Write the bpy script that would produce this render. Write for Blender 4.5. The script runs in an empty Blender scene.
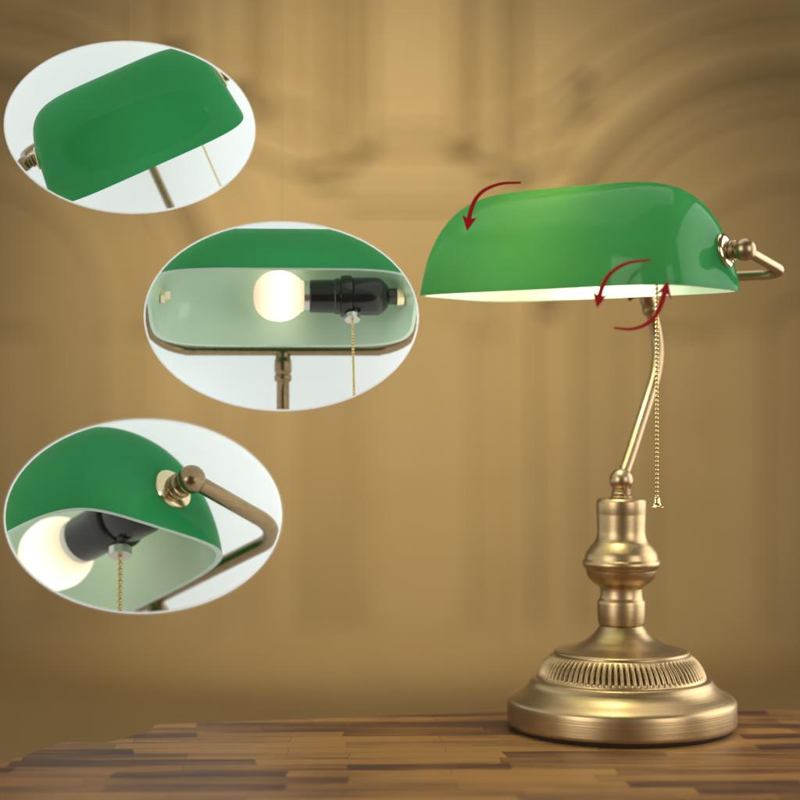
import bpy, bmesh, math, random
from mathutils import Vector, Matrix
random.seed(7)
R = math.radians
scene = bpy.context.scene
COL = scene.collection

# ------------------------------------------------------------------ frame of the place
D = 1.28                    # camera to lamp axis (m)
S = 0.000714                # metres per photo pixel at the lamp axis
CZ = 327 * S                # camera height above the table top
LX = (621.3 - 400) * S      # lamp axis x
CAM = Vector((0, -D, CZ))

def PX(v): return v * S

# ------------------------------------------------------------------ materials
MATS = {}
def nodes(name):
    m = bpy.data.materials.new(name); m.use_nodes = True
    nt = m.node_tree; nt.nodes.clear()
    out = nt.nodes.new('ShaderNodeOutputMaterial')
    return m, nt, out
def N(nt, t, **kw):
    n = nt.nodes.new(t)
    for k, v in kw.items():
        if k in ('inp',):
            for a, b in v.items(): n.inputs[a].default_value = b
        else: setattr(n, k, v)
    return n
def principled(name, col, rough=.5, metal=0, **kw):
    m, nt, out = nodes(name)
    b = N(nt, 'ShaderNodeBsdfPrincipled')
    b.inputs['Base Color'].default_value = (*col, 1)
    b.inputs['Roughness'].default_value = rough
    b.inputs['Metallic'].default_value = metal
    for k, v in kw.items(): b.inputs[k.replace('_', ' ')].default_value = v
    nt.links.new(b.outputs[0], out.inputs[0])
    MATS[name] = m
    return m, nt, b, out
def ramp(nt, stops):
    r = N(nt, 'ShaderNodeValToRGB')
    while len(r.color_ramp.elements) < len(stops): r.color_ramp.elements.new(.5)
    for e, (p, c) in zip(r.color_ramp.elements, stops): e.position = p; e.color = (*c, 1)
    return r
L = lambda nt, a, b: nt.links.new(a, b)

def brass(name, col, col2, rough, brush=0.0, scale=(8, 8, 900)):
    m, nt, b, out = principled(name, col, rough, 1.0)
    tc = N(nt, 'ShaderNodeTexCoord')
    mp = N(nt, 'ShaderNodeMapping'); mp.inputs['Scale'].default_value = scale
    no = N(nt, 'ShaderNodeTexNoise', inp={'Scale': 1.0, 'Detail': 4.0})
    L(nt, tc.outputs['Object'], mp.inputs[0]); L(nt, mp.outputs[0], no.inputs['Vector'])
    no2 = N(nt, 'ShaderNodeTexNoise', inp={'Scale': 55.0, 'Detail': 5.0, 'Roughness': .65})
    L(nt, tc.outputs['Object'], no2.inputs['Vector'])
    r = ramp(nt, [(.3, col2), (.72, col)])
    mx = N(nt, 'ShaderNodeMath', operation='ADD'); mx.inputs[1].default_value = 0
    a = N(nt, 'ShaderNodeMath', operation='MULTIPLY'); a.inputs[1].default_value = .5
    c = N(nt, 'ShaderNodeMath', operation='MULTIPLY_ADD'); c.inputs[1].default_value = .5
    L(nt, no.outputs[0], a.inputs[0]); L(nt, no2.outputs[0], c.inputs[0]); L(nt, a.outputs[0], c.inputs[2])
    L(nt, c.outputs[0], r.inputs[0]); L(nt, r.outputs[0], b.inputs['Base Color'])
    rr = N(nt, 'ShaderNodeMapRange'); rr.inputs['To Min'].default_value = rough * .85; rr.inputs['To Max'].default_value = rough * 1.25
    L(nt, no2.outputs[0], rr.inputs[0]); L(nt, rr.outputs[0], b.inputs['Roughness'])
    if brush:
        bp = N(nt, 'ShaderNodeBump'); bp.inputs['Strength'].default_value = brush; bp.inputs['Distance'].default_value = .0004
        L(nt, no.outputs[0], bp.inputs['Height']); L(nt, bp.outputs[0], b.inputs['Normal'])
    return m
M_BRASS = brass('brushed_antique_brass', (.56, .405, .22), (.46, .33, .17), .36, .28)
M_TUBE = brass('antique_brass_tube', (.50, .37, .22), (.38, .27, .16), .34, .05)
M_BRONZE = brass('dark_antique_brass_tube', (.40, .285, .16), (.27, .19, .105), .26, .05)
M_RIB = brass('antiqued_brass_rib', (.62, .46, .25), (.42, .30, .155), .40)
M_GROOVE_SHADE = brass('shaded_groove', (.16, .11, .055), (.10, .07, .035), .5)  # darker brass that stands in for shade between the ribs
M_CHAIN = brass('golden_chain', (.84, .68, .34), (.72, .54, .24), .2)
M_BRIGHT = brass('bright_brass', (.90, .80, .55), (.80, .66, .36), .16)
M_DARK = principled('aged_dark_brass', (.16, .11, .06), .32, 1.0)[0]
M_BLACK = principled('black_bakelite', (.012, .011, .010), .22, 0, Coat_Weight=.4, Coat_Roughness=.08)[0]
M_FELT = principled('black_felt', (.012, .012, .012), .9)[0]
M_RED = principled('red_enamel', (.36, .007, .012), .7, 0, Specular_IOR_Level=.15)[0]
M_CAP = principled('bulb_cap_metal', (.75, .74, .70), .25, 1.0)[0]
M_LINE = principled('nylon_line', (.35, .27, .15), .5)[0]

def shade_mats():
    # cased glass: green outside, white opal inside; both let some of the bulb's light through
    m, nt, out = nodes('green_cased_glass')
    b = N(nt, 'ShaderNodeBsdfPrincipled', inp={'Base Color': (.012, .200, .050, 1), 'Roughness': .5, 'Specular IOR Level': .0, 'Coat Weight': .30, 'Coat Roughness': .07, 'IOR': 1.5})
    tc = N(nt, 'ShaderNodeTexCoord')
    no = N(nt, 'ShaderNodeTexNoise', inp={'Scale': 14.0, 'Detail': 3.0})
    L(nt, tc.outputs['Object'], no.inputs['Vector'])
    r = ramp(nt, [(.3, (.001, .262, .094)), (.7, (.002, .290, .108))])
    L(nt, no.outputs[0], r.inputs[0]); L(nt, r.outputs[0], b.inputs['Base Color'])
    bp = N(nt, 'ShaderNodeBump'); bp.inputs['Strength'].default_value = .05; bp.inputs['Distance'].default_value = .002
    L(nt, no.outputs[0], bp.inputs['Height']); L(nt, bp.outputs[0], b.inputs['Coat Normal'])
    t = N(nt, 'ShaderNodeBsdfTranslucent', inp={'Color': (.80, .95, .24, 1)})
    mx = N(nt, 'ShaderNodeMixShader', inp={0: .22})
    L(nt, b.outputs[0], mx.inputs[1]); L(nt, t.outputs[0], mx.inputs[2]); L(nt, mx.outputs[0], out.inputs[0])
    m2, nt, out = nodes('white_opal_glass')
    b = N(nt, 'ShaderNodeBsdfPrincipled', inp={'Base Color': (.72, .91, .76, 1), 'Roughness': .3, 'Coat Weight': .3})
    t = N(nt, 'ShaderNodeBsdfTranslucent', inp={'Color': (.45, .75, .45, 1)})
    mx = N(nt, 'ShaderNodeMixShader', inp={0: .25})
    L(nt, b.outputs[0], mx.inputs[1]); L(nt, t.outputs[0], mx.inputs[2]); L(nt, mx.outputs[0], out.inputs[0])
    m3 = principled('polished_glass_rim', (.55, .72, .60), .2, 0, Coat_Weight=.5)[0]
    return m, m2, m3
M_GREEN, M_OPAL, M_RIM = shade_mats()

def bulb_mat(strength):
    m, nt, out = nodes('lit_opal_bulb')
    e = N(nt, 'ShaderNodeEmission')
    tc = N(nt, 'ShaderNodeTexCoord'); sx = N(nt, 'ShaderNodeSeparateXYZ'); L(nt, tc.outputs['Generated'], sx.inputs[0])
    r = ramp(nt, [(0, (.62, .50, .30)), (.30, (.92, .82, .58)), (.55, (1, .93, .74)), (.80, (.94, .84, .60)), (1.0, (.66, .54, .33))])   # dimmer towards neck and tip, as frosted glass over a filament is
    L(nt, sx.outputs[0], r.inputs[0]); L(nt, r.outputs[0], e.inputs[0])
    e.inputs[1].default_value = strength
    L(nt, e.outputs[0], out.inputs[0]); return m
M_BULB = bulb_mat(1.45)
M_BULB_MAIN = bulb_mat(54.0)

def glow_panel_mat():
    m, nt, b, out = principled('added_glow_panel', (.80, .82, .82), .6)
    b.inputs['Emission Color'].default_value = (.93, .97, 1, 1); b.inputs['Emission Strength'].default_value = .27  # added glow that whitens the inset; no lit fixture behind it
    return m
M_PANEL = glow_panel_mat()
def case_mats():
    m, nt, out = nodes('white_glow_shell')
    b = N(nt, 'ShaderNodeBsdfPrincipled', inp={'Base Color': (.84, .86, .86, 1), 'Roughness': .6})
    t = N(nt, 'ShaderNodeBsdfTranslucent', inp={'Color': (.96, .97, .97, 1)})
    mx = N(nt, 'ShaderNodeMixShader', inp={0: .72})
    b.inputs['Emission Color'].default_value = (.93, .97, 1, 1); b.inputs['Emission Strength'].default_value = .48   # glow added to the walls to light the lamp inside
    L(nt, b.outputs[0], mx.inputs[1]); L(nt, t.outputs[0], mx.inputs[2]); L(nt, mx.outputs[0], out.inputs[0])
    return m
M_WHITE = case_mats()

def stone(name, c1, c2, sc=1.2):
    m, nt, b, out = principled(name, c1, .8)
    tc = N(nt, 'ShaderNodeTexCoord')
    no = N(nt, 'ShaderNodeTexNoise', inp={'Scale': sc, 'Detail': 6.0, 'Roughness': .6})
    L(nt, tc.outputs['Object'], no.inputs['Vector'])
    r = ramp(nt, [(.3, c1), (.7, c2)])
    L(nt, no.outputs[0], r.inputs[0]); L(nt, r.outputs[0], b.inputs['Base Color'])
    return m
M_STONE = stone('golden_sandstone', (.37, .272, .135), (.45, .340, .178))
M_STONE2 = stone('pale_sandstone', (.40, .300, .157), (.47, .357, .190))
M_STONE3 = stone('brown_sandstone', (.34, .250, .123), (.41, .305, .159))
M_FLOOR = stone('dull_stone_floor', (.42, .308, .155), (.50, .37, .19), 2.0)

def wood():
    m, nt, b, out = principled('mixed_tone_block_parquet', (.3, .17, .07), .5)
    tc = N(nt, 'ShaderNodeTexCoord')
    # block ids: wavy skewed rows so joints step diagonally
    mp = N(nt, 'ShaderNodeMapping'); mp.inputs['Rotation'].default_value = (0, 0, R(-2)); mp.inputs['Location'].default_value = (.03, .012, 0)
    L(nt, tc.outputs['Object'], mp.inputs[0])
    wv = N(nt, 'ShaderNodeTexNoise', inp={'Scale': 16.0, 'Detail': 2.0}); L(nt, mp.outputs[0], wv.inputs['Vector'])
    ws = N(nt, 'ShaderNodeVectorMath', operation='MULTIPLY_ADD'); ws.inputs[1].default_value = (.018, .008, 0)
    L(nt, wv.outputs['Color'], ws.inputs[0]); L(nt, mp.outputs[0], ws.inputs[2])
    br = N(nt, 'ShaderNodeTexBrick', offset=.37, offset_frequency=2, squash=1.5, squash_frequency=3,
           inp={'Color1': (0, 0, 0, 1), 'Color2': (1, 1, 1, 1), 'Mortar': (.35, .35, .35, 1), 'Scale': 1.0, 'Mortar Size': .0006, 'Mortar Smooth': .6,
                'Brick Width': .105, 'Row Height': .019, 'Bias': 0.0})
    L(nt, ws.outputs[0], br.inputs['Vector'])
    g = N(nt, 'ShaderNodeMapping'); g.inputs['Scale'].default_value = (7, 130, 1)
    L(nt, tc.outputs['Object'], g.inputs[0])
    gr = N(nt, 'ShaderNodeTexNoise', inp={'Scale': 1.0, 'Detail': 7.0, 'Roughness': .62, 'Distortion': .6})
    L(nt, g.outputs[0], gr.inputs['Vector'])
    big = N(nt, 'ShaderNodeTexNoise', inp={'Scale': 7.0, 'Detail': 2.0}); L(nt, tc.outputs['Object'], big.inputs['Vector'])
    a = N(nt, 'ShaderNodeMath', operation='MULTIPLY'); a.inputs[1].default_value = .38
    L(nt, br.outputs['Color'], a.inputs[0])
    c = N(nt, 'ShaderNodeMath', operation='MULTIPLY_ADD'); c.inputs[1].default_value = .75
    L(nt, gr.outputs[0], c.inputs[0]); L(nt, a.outputs[0], c.inputs[2])
    d = N(nt, 'ShaderNodeMath', operation='MULTIPLY_ADD'); d.inputs[1].default_value = .55
    L(nt, big.outputs[0], d.inputs[0]); L(nt, c.outputs[0], d.inputs[2])
    r = ramp(nt, [(.51, (.014, .004, .002)), (.68, (.075, .023, .005)), (.82, (.20, .084, .016)), (.96, (.33, .160, .036))])
    L(nt, d.outputs[0], r.inputs[0]); L(nt, r.outputs[0], b.inputs['Base Color'])
    bp = N(nt, 'ShaderNodeBump'); bp.inputs['Strength'].default_value = .25; bp.inputs['Distance'].default_value = .001
    L(nt, d.outputs[0], bp.inputs['Height']); L(nt, bp.outputs[0], b.inputs['Normal'])
    return m
M_WOOD = wood()

# ------------------------------------------------------------------ object helpers
def obj(name, bm, mats, parent=None, smooth=True, sharp=35):
    me = bpy.data.meshes.new(name)
    if smooth:
        for f in bm.faces: f.smooth = True
        for e in bm.edges:
            if len(e.link_faces) == 2:
                e.smooth = e.calc_face_angle(0) < R(sharp)
    bm.to_mesh(me); bm.free()
    for m in (mats if isinstance(mats, (list, tuple)) else [mats]): me.materials.append(m)
    o = bpy.data.objects.new(name, me); COL.objects.link(o)
    if parent is not None: o.parent = parent
    return o
def tag(o, label=None, cat=None, group=None, kind=None):
    if label: o['label'] = label
    if cat: o['category'] = cat
    if group: o['group'] = group
    if kind: o['kind'] = kind
    return o
def empty(name, M, label, cat, group=None):
    o = bpy.data.objects.new(name, None); COL.objects.link(o)
    o.matrix_world = M; o.empty_display_size = .02
    return tag(o, label, cat, group)
def spline(pts, seg=10):
    pts = [Vector(p) for p in pts]
    P = [2 * pts[0] - pts[1]] + pts + [2 * pts[-1] - pts[-2]]
    out = []
    for i in range(1, len(P) - 2):
        a, b, c, d = P[i-1:i+3]
        for k in range(seg):
            t = k / seg
            out.append(.5 * ((2*b) + (c-a)*t + (2*a-5*b+4*c-d)*t*t + (3*b-a-3*c+d)*t**3))
    out.append(pts[-1]); return out
def tube(bm, pts, r, n=20, cap=True):
    pts = [Vector(p) for p in pts]
    rings = []; nrm = None
    for i, p in enumerate(pts):
        t = (pts[min(i+1, len(pts)-1)] - pts[max(i-1, 0)]).normalized()
        if nrm is None:
            nrm = t.orthogonal().normalized()
        nrm = (nrm - t * nrm.dot(t)).normalized()
        bi = t.cross(nrm)
        rr = r(i / (len(pts)-1)) if callable(r) else r
        rings.append([bm.verts.new(p + (nrm*math.cos(a) + bi*math.sin(a)) * rr) for a in [2*math.pi*k/n for k in range(n)]])
    for a, b in zip(rings, rings[1:]):
        for k in range(n): bm.faces.new((a[k], a[(k+1)%n], b[(k+1)%n], b[k]))
    if cap: bm.faces.new(rings[0][::-1]); bm.faces.new(rings[-1])
def lathe(bm, prof, n=96, M=None, mod=None):
    """revolve (r, z) round z; r=0 ends are poles"""
    M = M or Matrix()
    rings = []
    for j, (r, z) in enumerate(prof):
        if r <= 1e-7: rings.append([bm.verts.new(M @ Vector((0, 0, z)))]); continue
        ring = []
        for k in range(n):
            a = 2*math.pi*k/n
            rr = r + (mod(j, a) if mod else 0)
            ring.append(bm.verts.new(M @ Vector((rr*math.cos(a), rr*math.sin(a), z))))
        rings.append(ring)
    for a, b in zip(rings, rings[1:]):
        for k in range(n):
            q = (k+1) % n
            if len(a) == 1 and len(b) == 1: break
            if len(a) == 1: bm.faces.new((a[0], b[q], b[k]))
            elif len(b) == 1: bm.faces.new((a[k], a[q], b[0]))
            else: bm.faces.new((a[k], a[q], b[q], b[k]))
    return rings
def smooth_prof(pts, seg=6):
    return [(max(v.x, 0), v.y) for v in spline([(p[0], p[1], 0) for p in pts], seg)]
def axisX(p, flip=False):     # lathe axis z -> +x (or -x)
    return Matrix.Translation(Vector(p)) @ Matrix.Rotation(R(-90 if flip else 90), 4, 'Y')
def ball(bm, c, r, n=24):
    bmesh.ops.create_uvsphere(bm, u_segments=n, v_segments=n//2, radius=r, matrix=Matrix.Translation(Vector(c)))

# ------------------------------------------------------------------ the lamp (local: X along the shade, Y to the back, Z up)
HL, HW, HH = .1062, .0600, .0735       # shade half length, half width, height
ZR = .3065                              # rim height
ZK = .3325                              # pivot height
YS, YB = -.0365, .031                    # pivot axis, rear bar
DYS = -.023                             # the rim's centre line lies in front of the pivot
ZB = .3205
NX, NM, TAPER = 5.2, 2.15, .115
def shade_point(c, t, sgn, inset=0.0):
    a, b, h = HL - inset, HW - inset, HH - inset
    x = a * max(0, 1 - c**NX) ** (1/NX)
    ct, st = math.cos(t), math.sin(t)
    y = -b * c * math.copysign(abs(ct) ** (2/NM), ct)
    z = h * c * abs(st) ** (2/NM)
    x *= 1 - TAPER * z / h
    return Vector((sgn * x, y, z))
def shade_bm():
    bm = bmesh.new()
    # stations from the middle of the left end cap to the middle of the right one
    cs = [.0008, .12, .25, .38, .5, .6, .68, .75, .80, .84, .88, .91, .935, .955, .97, .98, .988, .994, .998, .9996]
    st = [(c, -1) for c in cs]
    xm = [i / 16 for i in range(-15, 16)]
    body = []
    x_end = (1 - .9996**NX) ** (1/NX)
    for q in xm:
        xx = q * x_end
        body.append(((1 - abs(xx)**NX) ** (1/NX), -1 if q < 0 else 1))
    st += body + [(c, 1) for c in reversed(cs)]
    nt_ = 56
    def grid(inset):
        g = []
        for c, s in st:
            g.append([bm.verts.new(shade_point(c, math.pi * k / nt_, s, inset)) for k in range(nt_+1)])
        return g
    go, gi = grid(0), grid(.0028)
    def skin(g, mi, flip):
        for a, b in zip(g, g[1:]):
            for k in range(nt_):
                q = (a[k], b[k], b[k+1], a[k+1])
                f = bm.faces.new(q[::-1] if flip else q); f.material_index = mi
    skin(go, 0, False); skin(gi, 1, True)
    def lip(a, b):
        for i in range(len(a)-1):
            f = bm.faces.new((a[i], b[i], b[i+1], a[i+1])); f.material_index = 2
    lip([r[0] for r in go], [r[0] for r in gi]); lip([r[-1] for r in gi], [r[-1] for r in go])
    bm.normal_update()
    return bm
def shade_end_x(z, dy=0.0):   # outer x of the end cap at height z above the rim, at the pivot
    c = ((z/HH)**NM + abs((DYS - dy)/HW)**NM) ** (1/NM)
    return HL * (1 - c**NX) ** (1/NX) * (1 - TAPER * z / HH)

def lamp_parts(shade_pitch=0, reach=0, knob=.0145, rb=.022, rstem=.0041, bead=.00135, screw=True, rbar=.0036, tube_mat=None, lift=0, bulb=None, base=True, chain_bottom=.1605):
    """list of (name, bmesh, material, parent index or None)"""
    P = []
    def add(name, bm, mat, par=None, label=None): P.append((name, bm, mat, par, label)); return len(P) - 1
    q = PX
    if base:
        bm = bmesh.new(); lathe(bm, [(0, .0), (q(110), 0), (q(111), q(1.5)), (q(111), q(3.4)), (0, q(3.4))], 96)
        add('base_pad', bm, M_FELT)
        bm = bmesh.new()
        pr = [(0, q(3.5)), (q(112.4), q(3.5)), (q(113.8), q(5.2)), (q(114), q(8)), (q(114), q(24)), (q(113.8), q(27))] + \
             smooth_prof([(q(113.2), q(28.6)), (q(111.2), q(30.6)), (q(107), q(33.2)), (q(101.5), q(36.2)), (q(96.5), q(39.6)), (q(92.8), q(43.2)), (q(90.5), q(46.8)), (q(88.6), q(49)), (q(85.5), q(49.9))], 5) + [(q(80), q(50)), (0, q(50))]
        b = add('base', bm, M_BRASS); lathe(bm, pr, 160)
        bm = bmesh.new()
        zone = smooth_prof([(q(84.5), q(50.2)), (q(83.2), q(54)), (q(80.5), q(60)), (q(76), q(66.5)), (q(70), q(72)), (q(66.5), q(74.5))], 4)
        nz = len(zone)
        def mod(j, a):
            if j == 0 or j >= nz - 1: return 0
            e = max(0, min(1, (j - 2) / 3, (nz - 4 - j) / 4))
            ph = a * 84 + j * .14
            return q(-4.4) * e * (1 - abs(math.sin(ph / 2)) ** .85)
        rg = lathe(bm, zone, 84 * 12, None, mod)
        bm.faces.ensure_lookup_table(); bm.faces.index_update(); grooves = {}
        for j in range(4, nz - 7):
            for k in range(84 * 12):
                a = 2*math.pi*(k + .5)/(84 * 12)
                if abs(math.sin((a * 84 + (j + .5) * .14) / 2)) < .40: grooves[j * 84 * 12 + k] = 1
        for f in bm.faces:      # shade between the ribs, painted into the groove faces
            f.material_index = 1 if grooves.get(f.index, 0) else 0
        add('fluted_ring', bm, [M_RIB, M_GROOVE_SHADE], b)
        bm = bmesh.new()
        pr = smooth_prof([(q(67.5), q(74.2)), (q(67.3), q(76)), (q(65), q(77.6)), (q(58), q(79)), (q(48), q(81.5)), (q(40), q(85)), (q(33), q(89)), (q(27), q(94.5)), (q(23.5), q(99)), (q(21.5), q(102))], 6)
        lathe(bm, pr, 128); add('flared_neck', bm, M_BRASS, b)
        bm = bmesh.new()
        pr = [(0, q(100.5)), (q(19.5), q(100.5)), (q(20), q(102.2)), (q(22.2), q(102.6))] + \
             smooth_prof([(q(23), q(104)), (q(23.8), q(112)), (q(24), q(120)), (q(23.6), q(126)), (q(21.4), q(130)), (q(21), q(138)), (q(22.6), q(141)), (q(28.5), q(145)), (q(33.2), q(150.5)), (q(35.4), q(156.8))], 6) + \
             [(q(35.2), q(158.6))] + smooth_prof([(q(37), q(159.4)), (q(38.6), q(163)), (q(38.4), q(166)), (q(36.6), q(168.5))], 5) + \
             smooth_prof([(q(36.6), q(169)), (q(35), q(175)), (q(31), q(181)), (q(27), q(185.5)), (q(25.2), q(189.5)), (q(24.2), q(195)), (q(24.4), q(205)), (q(24.6), q(214))], 6) + \
             [(q(24.9), q(215)), (q(24.9), q(224.2))] + smooth_prof([(q(24.8), q(226)), (q(23.4), q(228)), (q(20), q(228.9)), (0, q(229.2))], 4)
        lathe(bm, pr, 128); add('column', bm, M_BRASS, b)
        bm = bmesh.new()
        pr = smooth_prof([(q(10.6), q(229)), (q(11), q(230.8)), (q(9), q(232.2)), (q(10.2), q(233.6)), (q(9), q(235.2)), (q(9.6), q(236.8)), (q(8), q(238.5))], 4)
        lathe(bm, pr, 48); ball(bm, (0, 0, q(247)), q(11.8), 40)
        add('ball_joint', bm, M_TUBE)
    # stem
    yz = [(.0015, q(250)), (.0115, q(270)), (.0255, q(301)), (.0395, q(332)), (.0478, q(352)), (.0520, q(372)), (.0508, q(390)), (.0460, q(408)), (.0388, q(425)), (YB, q(446))]
    bm = bmesh.new(); tube(bm, spline([(0, y, z) for y, z in yz], 8), rstem, 24)
    st = add('stem', bm, tube_mat or M_TUBE)
    bm = bmesh.new()      # collar that clamps the stem to the rear bar
    d = Vector((0, YB - .0388, q(22))).normalized()
    rot = d.to_track_quat('Z', 'Y').to_matrix().to_4x4()
    lathe(bm, smooth_prof([(rstem + .0001, -.026), (rstem + .0016, -.0255), (rstem + .0018, -.021), (rstem + .0010, -.020), (rstem + .0018, -.017), (rstem + .0018, -.010), (rstem + .0009, -.006), (rstem - .0006, 0)], 4), 32, Matrix.Translation((0, YB, ZB)) @ rot)
    add('stem_collar', bm, tube_mat or M_TUBE, st)
    bm = bmesh.new()      # clamping screw
    if screw: tube(bm, [(-.0040, YB - .002, ZB - .0105), (-.0080, YB - .004, ZB - .0115)], .0020, 14)
    if screw: tube(bm, [(-.0078, YB - .004, ZB - .0115), (-.0100, YB - .005, ZB - .0120)], .0030, 14)
    add('clamp_screw', bm, M_DARK, st)
    # bracket
    ex = shade_end_x(ZK - ZR)
    bx = ex + knob; kf = knob / .0195
    half = []
    y0 = YB - rb
    for k in range(6):
        half.append((bx, YS + (y0 - YS) * k/6, ZK + (ZB - ZK) * .75 * k/6))
    for k in range(0, 9):
        a = math.pi/2 * k/8
        half.append((bx - rb + rb*math.cos(a), y0 + rb*math.sin(a), ZK + (ZB - ZK) * (.75 + .25*math.sin(a))))
    half += [(bx * .75, YB, ZB)]
    path = half + [(bx * .5, YB, ZB), (0, YB, ZB)]
    full = path + [(-x, y, z) for x, y, z in path[-2::-1]]
    bm = bmesh.new(); tube(bm, spline(full, 4), rbar, 24)
    br = add('bracket', bm, tube_mat or M_TUBE)
    for sg in (1, -1):
        bm = bmesh.new(); ball(bm, (sg*bx, YS, ZK), .0076, 32)
        lathe(bm, [(r, z*kf) for r, z in smooth_prof([(.0052, .0030), (.0066, .0038), (.0066, .0056), (.0054, .0064), (.0068, .0076), (.0068, .0096), (.0056, .0106), (.0062, .0126), (.0060, .0165)], 3)], 32,
              axisX((sg*ex, YS, ZK), sg < 0))
        add('pivot_knob', bm, tube_mat or M_TUBE, br)
    # shade
    M = Matrix.Translation((0, YS, ZK)) @ Matrix.Rotation(R(-shade_pitch), 4, 'X') @ Matrix.Translation((0, DYS, ZR - ZK))
    bm = shade_bm(); bm.transform(M)
    slope_y = (shade_end_x(ZK - ZR, .002) - shade_end_x(ZK - ZR, -.002)) / .004
    sh = add('shade', bm, [M_GREEN, M_OPAL, M_RIM])
    for sg in (1, -1):
        bm = bmesh.new()
        h = .002; slope_z = (shade_end_x(ZK - ZR + h) - shade_end_x(ZK - ZR - h)) / (2*h)
        nrm = Vector((1, -slope_y, -slope_z)).normalized(); nrm.x *= sg
        lathe(bm, [(.0055, -.0014), (.0112, -.0010), (.0118, .0006), (.0114, .0018), (.0086, .0030), (.0050, .0034)], 40,
              Matrix.Translation((sg*ex, YS, ZK)) @ nrm.to_track_quat('Z', 'Y').to_matrix().to_4x4())
        add('washer', bm, M_BRIGHT, sh)
    # bolt end inside the left end, nut inside the right end
    bm = bmesh.new()
    lathe(bm, [(0, .010), (.0035, .010), (.0038, .006), (.0068, .006), (.0068, .0022)], 6, axisX((-ex + .0, YS, ZK)))
    add('inner_nut', bm, M_BRIGHT, sh)
    bm = bmesh.new()
    lathe(bm, [(.004, .0022), (.0082, .0024), (.0085, .008), (.004, .0085)], 24, axisX((ex, YS, ZK), True))
    add('inner_nut', bm, M_BRIGHT, sh)
    # socket, bulb
    x0 = ex - .006
    bm = bmesh.new()
    pr = [(.004, -.004), (.0062, -.003), (.0066, .0), (.0066, .0085), (.0096, .0100), (.0128, .0130), (.0148, .0160), (.0154, .0185), (.0154, .0370), (.0150, .0378), (.0168, .0386), (.0172, .0430), (.0168, .0474), (.0146, .0482),
          (.0146, .0520), (.0136, .0530), (.0132, .0720), (.0124, .0730), (.0110, .0730)]
    lathe(bm, pr, 48, axisX((x0 - reach, YS, ZK), True))
    if reach: tube(bm, [(x0 + .004, YS, ZK), (x0 - reach, YS, ZK)], .0060, 24)
    so = add('socket', bm, M_BLACK)
    x0 -= reach; xs = x0 - .0385
    bm = bmesh.new(); lathe(bm, [(0, -.0225), (.0062, -.0222), (.0064, -.0180), (.0042, -.0165), (.0035, -.014)], 24, Matrix.Translation((xs, YS, ZK)))
    add('switch_ferrule', bm, M_CAP, so)
    xb = x0 - .0730
    bm = bmesh.new(); lathe(bm, [(.0124, -.001), (.0127, .004), (.0122, .0045)], 40, axisX((xb, YS, ZK), True))
    add('bulb_cap', bm, M_CAP, so)
    bm = bmesh.new()
    pr = [(.0121, .0042)] + smooth_prof([(.0126, .0062), (.0155, .0095), (.0186, .0145), (.0203, .0205), (.0206, .0245), (.0190, .0340), (.0135, .0412), (.0068, .0445), (0, .0451)], 6)
    lathe(bm, pr, 48, axisX((xb, YS, ZK), True))
    add('bulb', bm, bulb)
    RT = Matrix.Translation((x0, YS, ZK)) @ Matrix.Rotation(R(lift), 4, 'Y') @ Matrix.Translation((-x0, -YS, -ZK))
    for nm, b_, *_r in P:
        if lift and nm in ('socket', 'switch_ferrule', 'bulb_cap', 'bulb'): b_.transform(RT)
    # pull chain of beads
    bm = bmesh.new(); z = ZK - .0238 + .038*math.sin(R(lift)); zs = []
    while z > chain_bottom + .006: zs.append(z); z -= bead*2.18
    for zz in zs:
        bmesh.ops.create_icosphere(bm, subdivisions=2, radius=bead, matrix=Matrix.Translation((xs, YS, zz)))
    tube(bm, [(xs, YS, zs[0] + .003), (xs, YS, zs[-1] - .002)], .00042, 8)
    ch = add('pull_chain', bm, M_CHAIN)
    bm = bmesh.new()
    lathe(bm, smooth_prof([(0, .0072), (.0014, .0070), (.0022, .0056), (.0026, .0030), (.0034, .0014), (.0049, .0003), (.0046, .0), (.0030, .0009), (.0016, .0024)], 3), 28, Matrix.Translation((xs, YS, chain_bottom)))
    ball(bm, (xs, YS, chain_bottom + .0016), .0013, 12)
    add('chain_bell', bm, M_CHAIN, ch)
    return P

def link_parts(root, P, inv=None):
    made = []
    for name, bm, mat, par, label in P:
        if len(bm.faces) == 0: bm.free(); made.append(None); continue
        o = obj(name, bm, mat, root if par is None or made[par] is None else made[par])
        if label: o['label'] = label
        made.append(o)
    return made

YAW = 38
M_MAIN = Matrix.Translation((LX, 0, 0)) @ Matrix.Rotation(R(-YAW), 4, 'Z')
main = empty('desk_lamp', M_MAIN, 'full height antique brass desk lamp with lit green glass shade, standing on the wooden table', 'lamp')
link_parts(main, lamp_parts(0, .007, lift=10, bulb=M_BULB_MAIN))

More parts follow.
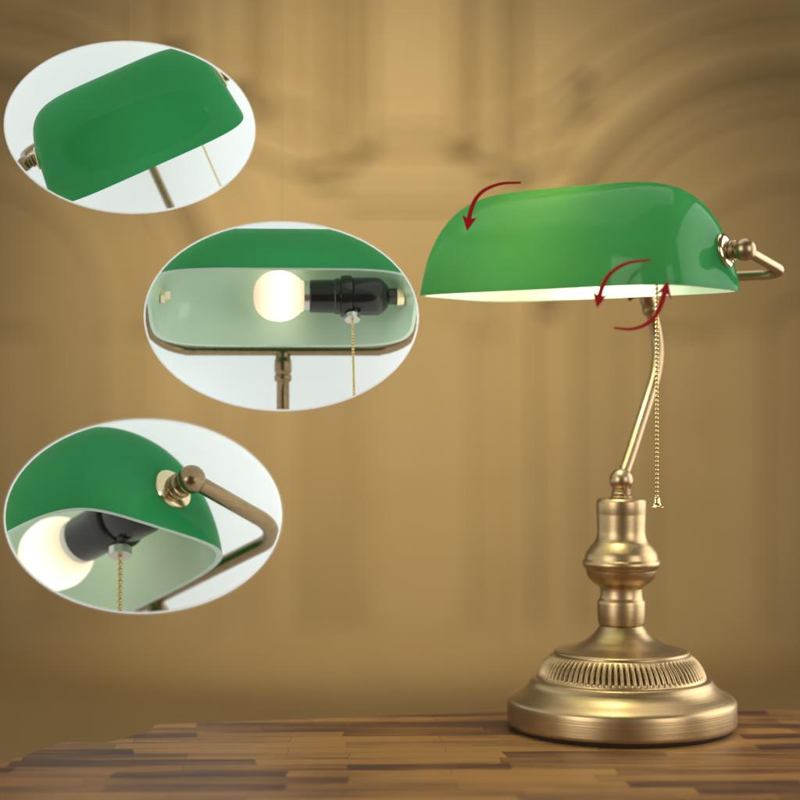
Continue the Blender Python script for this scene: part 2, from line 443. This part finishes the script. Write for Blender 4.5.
# ------------------------------------------------------------------ oval close-up insets, made solid as added glowing cases, each holding a smaller lamp
def case(px, py, a, b, depth, lab, view, scale, ref, off, lamplab, **kw):
    yc = -.12; kc = (D + yc) / D; a *= kc; b *= kc; scale *= kc
    C = Vector(((px - 400) * S * kc, yc, CZ + (400 - py) * S * kc))
    f = (C - CAM).normalized()
    r = f.cross(Vector((0, 0, 1))).normalized(); u = r.cross(f)
    RC = Matrix((r, f, u)).transposed().to_4x4()
    MC = Matrix.Translation(C) @ RC
    root = empty('closeup_inset', MC, lab, 'close-up inset', 'oval close-up insets')
    A, B, n, th, FL = a*S, b*S, 96, .0005, 1 + .97*depth/(D + yc)
    bm = bmesh.new()
    def ring(k, y, g): return [bm.verts.new((A*g*k*math.cos(t) if True else 0, y, B*g*k*math.sin(t))) for t in [2*math.pi*i/n for i in range(n)]]
    def ringo(e, y, g): return [bm.verts.new(((A*g+e)*math.cos(t), y, (B*g+e)*math.sin(t))) for t in [2*math.pi*i/n for i in range(n)]]
    rs = [ringo(-th, depth, FL), ringo(-th, 0, 1), ringo(0, .0, 1), ringo(0, depth, FL)]
    for p, q in zip(rs, rs[1:]):
        for i in range(n): bm.faces.new((p[i], p[(i+1)%n], q[(i+1)%n], q[i]))
    for i in range(n): bm.faces.new((rs[3][i], rs[3][(i+1)%n], rs[0][(i+1)%n], rs[0][i]))
    bmesh.ops.recalc_face_normals(bm, faces=bm.faces)
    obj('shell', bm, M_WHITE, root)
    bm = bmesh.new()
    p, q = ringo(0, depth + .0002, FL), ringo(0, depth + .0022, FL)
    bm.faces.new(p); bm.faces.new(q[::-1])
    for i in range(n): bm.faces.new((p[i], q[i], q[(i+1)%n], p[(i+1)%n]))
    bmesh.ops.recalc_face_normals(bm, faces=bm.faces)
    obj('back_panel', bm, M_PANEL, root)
    inv = MC.inverted().to_3x3()
    top = Vector((0, depth*.98, B*FL + .0002)); up = inv @ Vector((0, 0, 1))
    bm = bmesh.new(); tube(bm, [top - up*.001, top + up*1.2], .00012, 6); obj('hanging_line', bm, M_LINE, root)
    # the lamp inside
    yaw, pitch, roll = view
    MV = Matrix.Rotation(R(-roll), 4, 'Y') @ Matrix.Rotation(R(-pitch), 4, 'X') @ Matrix.Rotation(R(-yaw), 4, 'Z')
    ML = MC @ Matrix.Translation((off[0]*S, off[1], off[2]*S)) @ MV @ Matrix.Scale(scale, 4) @ Matrix.Translation(-Vector(ref))
    lroot = empty('desk_lamp', ML, lamplab, 'lamp', 'lamps inside the oval insets')
    P = lamp_parts(bulb=M_BULB, base=False, tube_mat=M_BRONZE, **kw)
    T = MC.inverted() @ ML; Ti = T.inverted()
    planes = []; extra = []
    for i in range(64):     # keep only what the case holds
        t = 2*math.pi*i/64
        aa, bb = A - th - .0003, B - th - .0003
        p0 = Vector((aa*math.cos(t), 0, bb*math.sin(t))); p1 = Vector((aa*FL*math.cos(t), depth, bb*FL*math.sin(t)))
        tg = Vector((-aa*math.sin(t), 0, bb*math.cos(t)))
        nn = tg.cross(p1 - p0).normalized()
        if nn.dot(p0) < 0: nn = -nn
        planes.append((p0, nn))
    planes.append((Vector((0, depth - .0004, 0)), Vector((0, 1, 0))))
    for nm, bm, mat, par, lb in P:
        bm.transform(T)
        for p0, nn in planes:
            if not bm.verts: break
            if all((v.co - p0).dot(nn) < 0 for v in bm.verts): continue
            bmesh.ops.bisect_plane(bm, geom=bm.verts[:] + bm.edges[:] + bm.faces[:], plane_co=p0, plane_no=nn, clear_outer=True, dist=1e-7)
        bm.transform(Ti); bm.normal_update()
    whole = []
    for nm, bm, mat, par, lb in P:      # a bracket the case cuts in two becomes two pieces
        if nm != 'bracket' or not bm.verts: whole.append((nm, bm, mat, par, lb)); continue
        bm.verts.index_update(); todo = set(bm.verts); isl = []
        while todo:
            st = [todo.pop()]; one = set(st)
            while st:
                for e in st.pop().link_edges:
                    for v in e.verts:
                        if v in todo: todo.discard(v); one.add(v); st.append(v)
            isl.append({v.index for v in one})
        for i in isl[1:]:
            c = bm.copy(); c.verts.ensure_lookup_table(); bmesh.ops.delete(c, geom=[v for v in c.verts if v.index not in i], context='VERTS')
            extra.append(('bracket', c, mat, None, None))
        bmesh.ops.delete(bm, geom=[v for v in bm.verts if v.index not in isl[0]], context='VERTS')
        whole.append((nm, bm, mat, par, lb))
    P = whole + extra
    ymin = min((T @ v.co).y for _, bm, _, _, _ in P for v in bm.verts)
    print('case', lab[:20], 'nearest', round(ymin, 4))
    link_parts(lroot, P)
    return root

HH = .083
REF = (0, YS + DYS, ZR + .036)
case(131, 128, 124, 85, .19, 'uppermost oval white display case hanging over the left side', (0, -21, 25), .755, REF, (-2, .085, 11),
     'green shaded lamp seen tilted from outside and above in the uppermost oval inset', rstem=.0046, knob=.015)
HH = .0625
case(282, 316.5, 137, 94.5, .20, 'middle oval white display case, the one next to the big green shade', (0, 31, 0), .955, (0, YS, ZK), (1, .095, 20),
     'green lamp in the middle oval inset, opening forward with whole bulb and black socket showing', knob=.009, rb=.036, rstem=.0054, rbar=.0043, bead=.0013, screw=False)
HH, DYS = .0735, -.011
case(144.5, 516, 137.5, 97, .32, 'lowest oval white display case hanging above the left end of the table', (52, 25, 0), 1.46, (HL*.97, YS, ZK), (28, .10, 26),
     'green lamp seen from below its end in the lowest oval inset, large knob facing out', knob=.0165, rbar=.0044, rstem=.0050, bead=.0016)

# ------------------------------------------------------------------ red rotation arrows
def arrow(pts, y, w0, w1, head, lab, lean=0):
    """flat curved arrow, cut from 1.4 mm red sheet; pts in photo pixels at the lamp's distance"""
    k = (D + y) / D
    P = [Vector(((px - 400)*S*k, (400 - py)*S*k + CZ)) for px, py in pts]
    sp = spline([(p.x, p.y, 0) for p in P], 10)
    n = len(sp); tip = sp[-1]
    hl = head*S*1.25
    left, right = [], []
    keep = [i for i in range(n) if (sp[i] - tip).length > hl*.72]
    for i in keep:
        t = (sp[min(i+1, n-1)] - sp[max(i-1, 0)]).normalized(); nn = Vector((-t.y, t.x, 0))
        w = (w0 + (w1 - w0) * i/(n-1)) * S / 2
        left.append(sp[i] + nn*w); right.append(sp[i] - nn*w)
    i = keep[-1]; t = (tip - sp[i]).normalized(); nn = Vector((-t.y, t.x, 0))
    bk = tip - t*hl
    outline = left + [bk + nn*head*S*.62, tip, bk - nn*head*S*.62] + right[::-1]
    bm = bmesh.new(); th = .0007
    # strips
    def V(p, yy): return bm.verts.new((p.x, y + yy, p.y))
    for yy, rev in ((-th, 0), (th, 1)):
        l = [V(p, yy) for p in left]; r_ = [V(p, yy) for p in right]
        for a in range(len(l)-1):
            q = (l[a], r_[a], r_[a+1], l[a+1]); bm.faces.new(q)
        h1, tp, h2 = V(bk + nn*head*S*.62, yy), V(tip, yy), V(bk - nn*head*S*.62, yy)
        bm.faces.new((l[-1], r_[-1], tp)); bm.faces.new((l[-1], tp, h1)); bm.faces.new((r_[-1], h2, tp))
        if yy < 0: f0 = l + [h1, tp, h2] + r_[::-1]
        else: f1 = l + [h1, tp, h2] + r_[::-1]
    m = len(f0)
    for a in range(m): bm.faces.new((f0[a], f0[(a+1)%m], f1[(a+1)%m], f1[a]))
    bmesh.ops.recalc_face_normals(bm, faces=bm.faces)
    o = obj('rotation_arrow', bm, M_RED, None, smooth=False)
    tag(o, lab, 'arrow', 'red rotation arrows round the shade')
arrow([(521, 182.5), (500, 184), (482, 192), (472, 207), (467, 231)], -.098, 1.8, 4.6, 11, 'red curved arrow at the upper left end of the big green shade')
arrow([(650, 260), (628, 263), (611, 273), (602, 288), (597, 308)], -.152, 1.8, 5.0, 12, 'red curved arrow pointing down across the lower front rim of the shade')
arrow([(614, 328), (632, 329), (648, 323), (659, 309), (668, 281)], -.152, 1.8, 5.0, 12, 'red curved arrow pointing up in front of the stem and chain')

# ------------------------------------------------------------------ table
def depth_for(py): return D * 327 / (py - 400) - D      # y on the table top that appears at photo row py
bm = bmesh.new()
def tp(px, py):
    y = depth_for(py); return ((px - 400)*S*(D+y)/D, y)
ol = [tp(-160, 860), tp(1000, 860)]
far = [(1000, 709), (560, 709.5), (300, 719), (153, 724), (148, 731), (105, 742), (62, 741), (0, 763), (-80, 790)]
ol = [tp(*p) for p in far][::-1] + [tp(1000, 900), tp(-200, 900)]
top = [bm.verts.new((x, y, 0)) for x, y in ol]; bot = [bm.verts.new((x, y, -.03)) for x, y in ol]
bm.faces.new(top); bm.faces.new(bot[::-1])
for i in range(len(ol)): bm.faces.new((top[i], bot[i], bot[(i+1)%len(ol)], top[(i+1)%len(ol)]))
bmesh.ops.recalc_face_normals(bm, faces=bm.faces)
bmesh.ops.bevel(bm, geom=[e for e in bm.edges if all(abs(v.co.z) < 1e-6 for v in e.verts)], offset=.002, segments=2, affect='EDGES')
t = empty('table', Matrix(), 'wooden table top of light and dark parquet blocks with an uneven far edge', 'table')
obj('tabletop', bm, M_WOOD, t)

# ------------------------------------------------------------------ the hall behind (thrown far out of focus)
WY = 5.9; K = S * (WY + D) / D                 # wall distance; metres per photo pixel there
def WX(px): return (px - 400) * K
def WZ(py): return CZ + (400 - py) * K
FZ = WZ(648)
def box(bm, x0, x1, y0, y1, z0, z1):
    bmesh.ops.create_cube(bm, size=1, matrix=Matrix.Translation(((x0+x1)/2, (y0+y1)/2, (z0+z1)/2)) @ Matrix.Diagonal((x1-x0, y1-y0, z1-z0, 1)))
bm = bmesh.new(); box(bm, -6, 6, -.5, WY + 1.2, FZ - .1, FZ)
tag(obj('floor', bm, M_FLOOR, None, smooth=False), kind='structure')
hall = empty('church_wall', Matrix.Translation((0, WY, FZ)), 'blurred golden stone church wall with arches, columns and a central niche', 'wall')
def hp(name, bm, m):
    bm.transform(Matrix.Translation((0, -WY, -FZ))); return obj(name, bm, m, hall, smooth=False)
bm = bmesh.new(); box(bm, -5, 5, WY, WY + .2, FZ, WZ(-160)); hp('wall', bm, M_STONE)
def arch(name, cx, cy, r0, r1, y0, y1, m, a0=0, a1=180, n=40):
    bm = bmesh.new(); rows = []
    for i in range(n+1):
        a = R(a0 + (a1 - a0)*i/n); c, s = math.cos(a), math.sin(a)
        rows.append([bm.verts.new((WX(cx) + r*K*c, y, WZ(cy) + r*K*s)) for r, y in ((r0, y0), (r1, y0), (r1, y1), (r0, y1))])
    for a, b in zip(rows, rows[1:]):
        for k in range(4): bm.faces.new((a[k], a[(k+1)%4], b[(k+1)%4], b[k]))
    bm.faces.new(rows[0]); bm.faces.new(rows[-1][::-1])
    bmesh.ops.recalc_face_normals(bm, faces=bm.faces)
    return hp(name, bm, m)
def column(px, w, y_top, y_bot, m, d=.10):
    bm = bmesh.new()
    lathe(bm, [(w*K/2*1.5, WZ(y_bot)), (w*K/2*1.5, WZ(y_bot-8)), (w*K/2, WZ(y_bot-14)), (w*K/2*.92, WZ(y_top+16)), (w*K/2*1.5, WZ(y_top+6)), (w*K/2*1.5, WZ(y_top))], 24, Matrix.Translation((WX(px), WY - d*.3, 0)))
    hp('column', bm, m)
# great arches left and right, stepped mouldings and dentils
for cx, cy in ((800, 330), (-40, 330)):
    arch('arch_moulding', cx, cy, 268, 284, WY - .05, WY, M_STONE2)
    arch('arch_moulding', cx, cy, 226, 240, WY - .035, WY, M_STONE2)
    arch('arch_recess', cx, cy, 30, 216, WY - .02, WY, M_STONE3)
    arch('arch_moulding', cx, cy, 150, 172, WY - .04, WY, M_STONE)
    bm = bmesh.new()
    for i in range(58):
        a = R(3 + i*3); c, s = math.cos(a), math.sin(a); r = 254*K
        bmesh.ops.create_cube(bm, size=1, matrix=Matrix.Translation((WX(cx) + r*c, WY - .02, WZ(cy) + r*s)) @ Matrix.Rotation(-a, 4, 'Y') @ Matrix.Diagonal((.07, .07, .030, 1)))
    hp('dentil_band', bm, M_STONE2)
for r0, r1, d in ((304, 311, .02), (322, 334, .03), (352, 358, .02)):
    for cx in (800, -40): arch('arch_moulding', cx, 330, r0, r1, WY - d, WY, M_STONE2, 0, 180)
for r0, r1, d in ((352, 364, .03), (384, 390, .02), (408, 422, .035)): arch('vault_rib', 415, -236, r0, r1, WY - d, WY, M_STONE2, 241, 299)
# central niche with paired shafts and corbel
bm = bmesh.new(); box(bm, WX(376), WX(452), WY - .012, WY, WZ(140), WZ(-150)); hp('niche', bm, M_STONE2)
for px, w, yt, yb, m in ((318, 20, -150, 170, M_STONE2), (345, 22, -150, 165, M_STONE3), (366, 16, -150, 150, M_STONE2), (462, 22, -150, 150, M_STONE3), (490, 22, -150, 165, M_STONE2), (514, 16, -150, 175, M_STONE3),
                         (146, 22, -150, 60, M_STONE2), (178, 24, -150, 50, M_STONE3), (236, 26, -150, 90, M_STONE2), (262, 14, -150, 110, M_STONE3)):
    column(px, w, yt, yb, m)
bm = bmesh.new()
for k in range(2):
    hw = 105 - 38*k
    box(bm, WX(415 - hw), WX(415 + hw), WY - .04 + .015*k, WY, WZ(162 + 22*(k+1)), WZ(162 + 22*k) - .003)
hp('corbel', bm, M_STONE2)
for cx in (800, -40):
    for r0, r1, d, m in ((268, 284, .05, M_STONE2), (226, 240, .035, M_STONE2), (150, 172, .04, M_STONE)):
        for sg in (-1, 1):
            bm = bmesh.new(); xx = sorted((WX(cx + sg*r0), WX(cx + sg*r1))); box(bm, xx[0], xx[1], WY - d - .001, WY, FZ, WZ(330)); hp('jamb', bm, m)
# pilasters below
for px, w, m in ((285, 26, M_STONE2), (330, 50, M_STONE3), (425, 90, M_STONE2), (600, 40, M_STONE3), (740, 46, M_STONE2), (70, 60, M_STONE3), (175, 40, M_STONE2)):
    bm = bmesh.new(); box(bm, WX(px - w/2), WX(px + w/2), WY - .025, WY, FZ, WZ(330)); hp('pilaster', bm, m)
bm = bmesh.new(); box(bm, -5, 5, WY - .05, WY, FZ, WZ(625)); hp('plinth', bm, M_STONE)

# ------------------------------------------------------------------ light
def area(name, loc, target, sx, sy, power, col=(1, 1, 1)):
    l = bpy.data.lights.new(name, 'AREA'); l.shape = 'RECTANGLE'; l.size = sx; l.size_y = sy; l.energy = power; l.color = col
    o = bpy.data.objects.new(name, l); COL.objects.link(o); o.location = loc
    o.rotation_euler = (Vector(target) - Vector(loc)).to_track_quat('-Z', 'Y').to_euler(); return o
area('softbox_left', (-2.3, -2.3, .75), (0, 0, .22), 1.5, 2.0, 46, (1, .97, .92))
area('softbox_right', (2.2, -2.5, .75), (0, 0, .22), 1.4, 2.0, 34, (1, .97, .92))
area('softbox_side', (1.25, .30, .45), (LX, 0, .30), 1.3, 1.2, 15, (1, .98, .94))
area('softbox_top', (-.1, .35, 1.8), (.05, 0, .2), 2.4, 1.4, 15, (1, .95, .88))
def spot(name, loc, target, power, ang, blend, col):
    l = bpy.data.lights.new(name, 'SPOT'); l.energy = power; l.spot_size = R(ang); l.spot_blend = blend; l.color = col; l.shadow_soft_size = .15
    o = bpy.data.objects.new(name, l); COL.objects.link(o); o.location = loc
    o.rotation_euler = (Vector(target) - Vector(loc)).to_track_quat('-Z', 'Y').to_euler(); return o
spot('wall_spot', (-.6, 2.2, 2.6), (WX(390), WY, WZ(340)), 640, 52, 1.0, (1, .86, .57))
area('wall_wash', (0, 3.0, 3.2), (0, WY, .6), 3, 1, 38, (1, .86, .62))

w = bpy.data.worlds.new('World'); scene.world = w; w.use_nodes = True
bg = w.node_tree.nodes['Background']; bg.inputs[0].default_value = (.72, .58, .38, 1); bg.inputs[1].default_value = .13

# ------------------------------------------------------------------ camera
cd = bpy.data.cameras.new('camera'); cam = bpy.data.objects.new('camera', cd); COL.objects.link(cam)
cam.location = CAM; cam.rotation_euler = (R(90), 0, 0)
cd.sensor_width = 36; cd.lens = 36 * D / (800 * S); cd.clip_end = 100; cd.clip_start = .05
cd.dof.use_dof = True; cd.dof.focus_distance = D - .065; cd.dof.aperture_fstop = (cd.lens / 1000) / .024
scene.camera = cam
scene.render.engine = 'CYCLES'
scene.cycles.use_denoising = True
scene.cycles.max_bounces = 10; scene.cycles.diffuse_bounces = 5; scene.cycles.transmission_bounces = 6
scene.cycles.sample_clamp_indirect = 6
scene.view_settings.view_transform = 'Standard'; scene.view_settings.look = 'None'
scene.view_settings.exposure = 0; scene.view_settings.gamma = 1
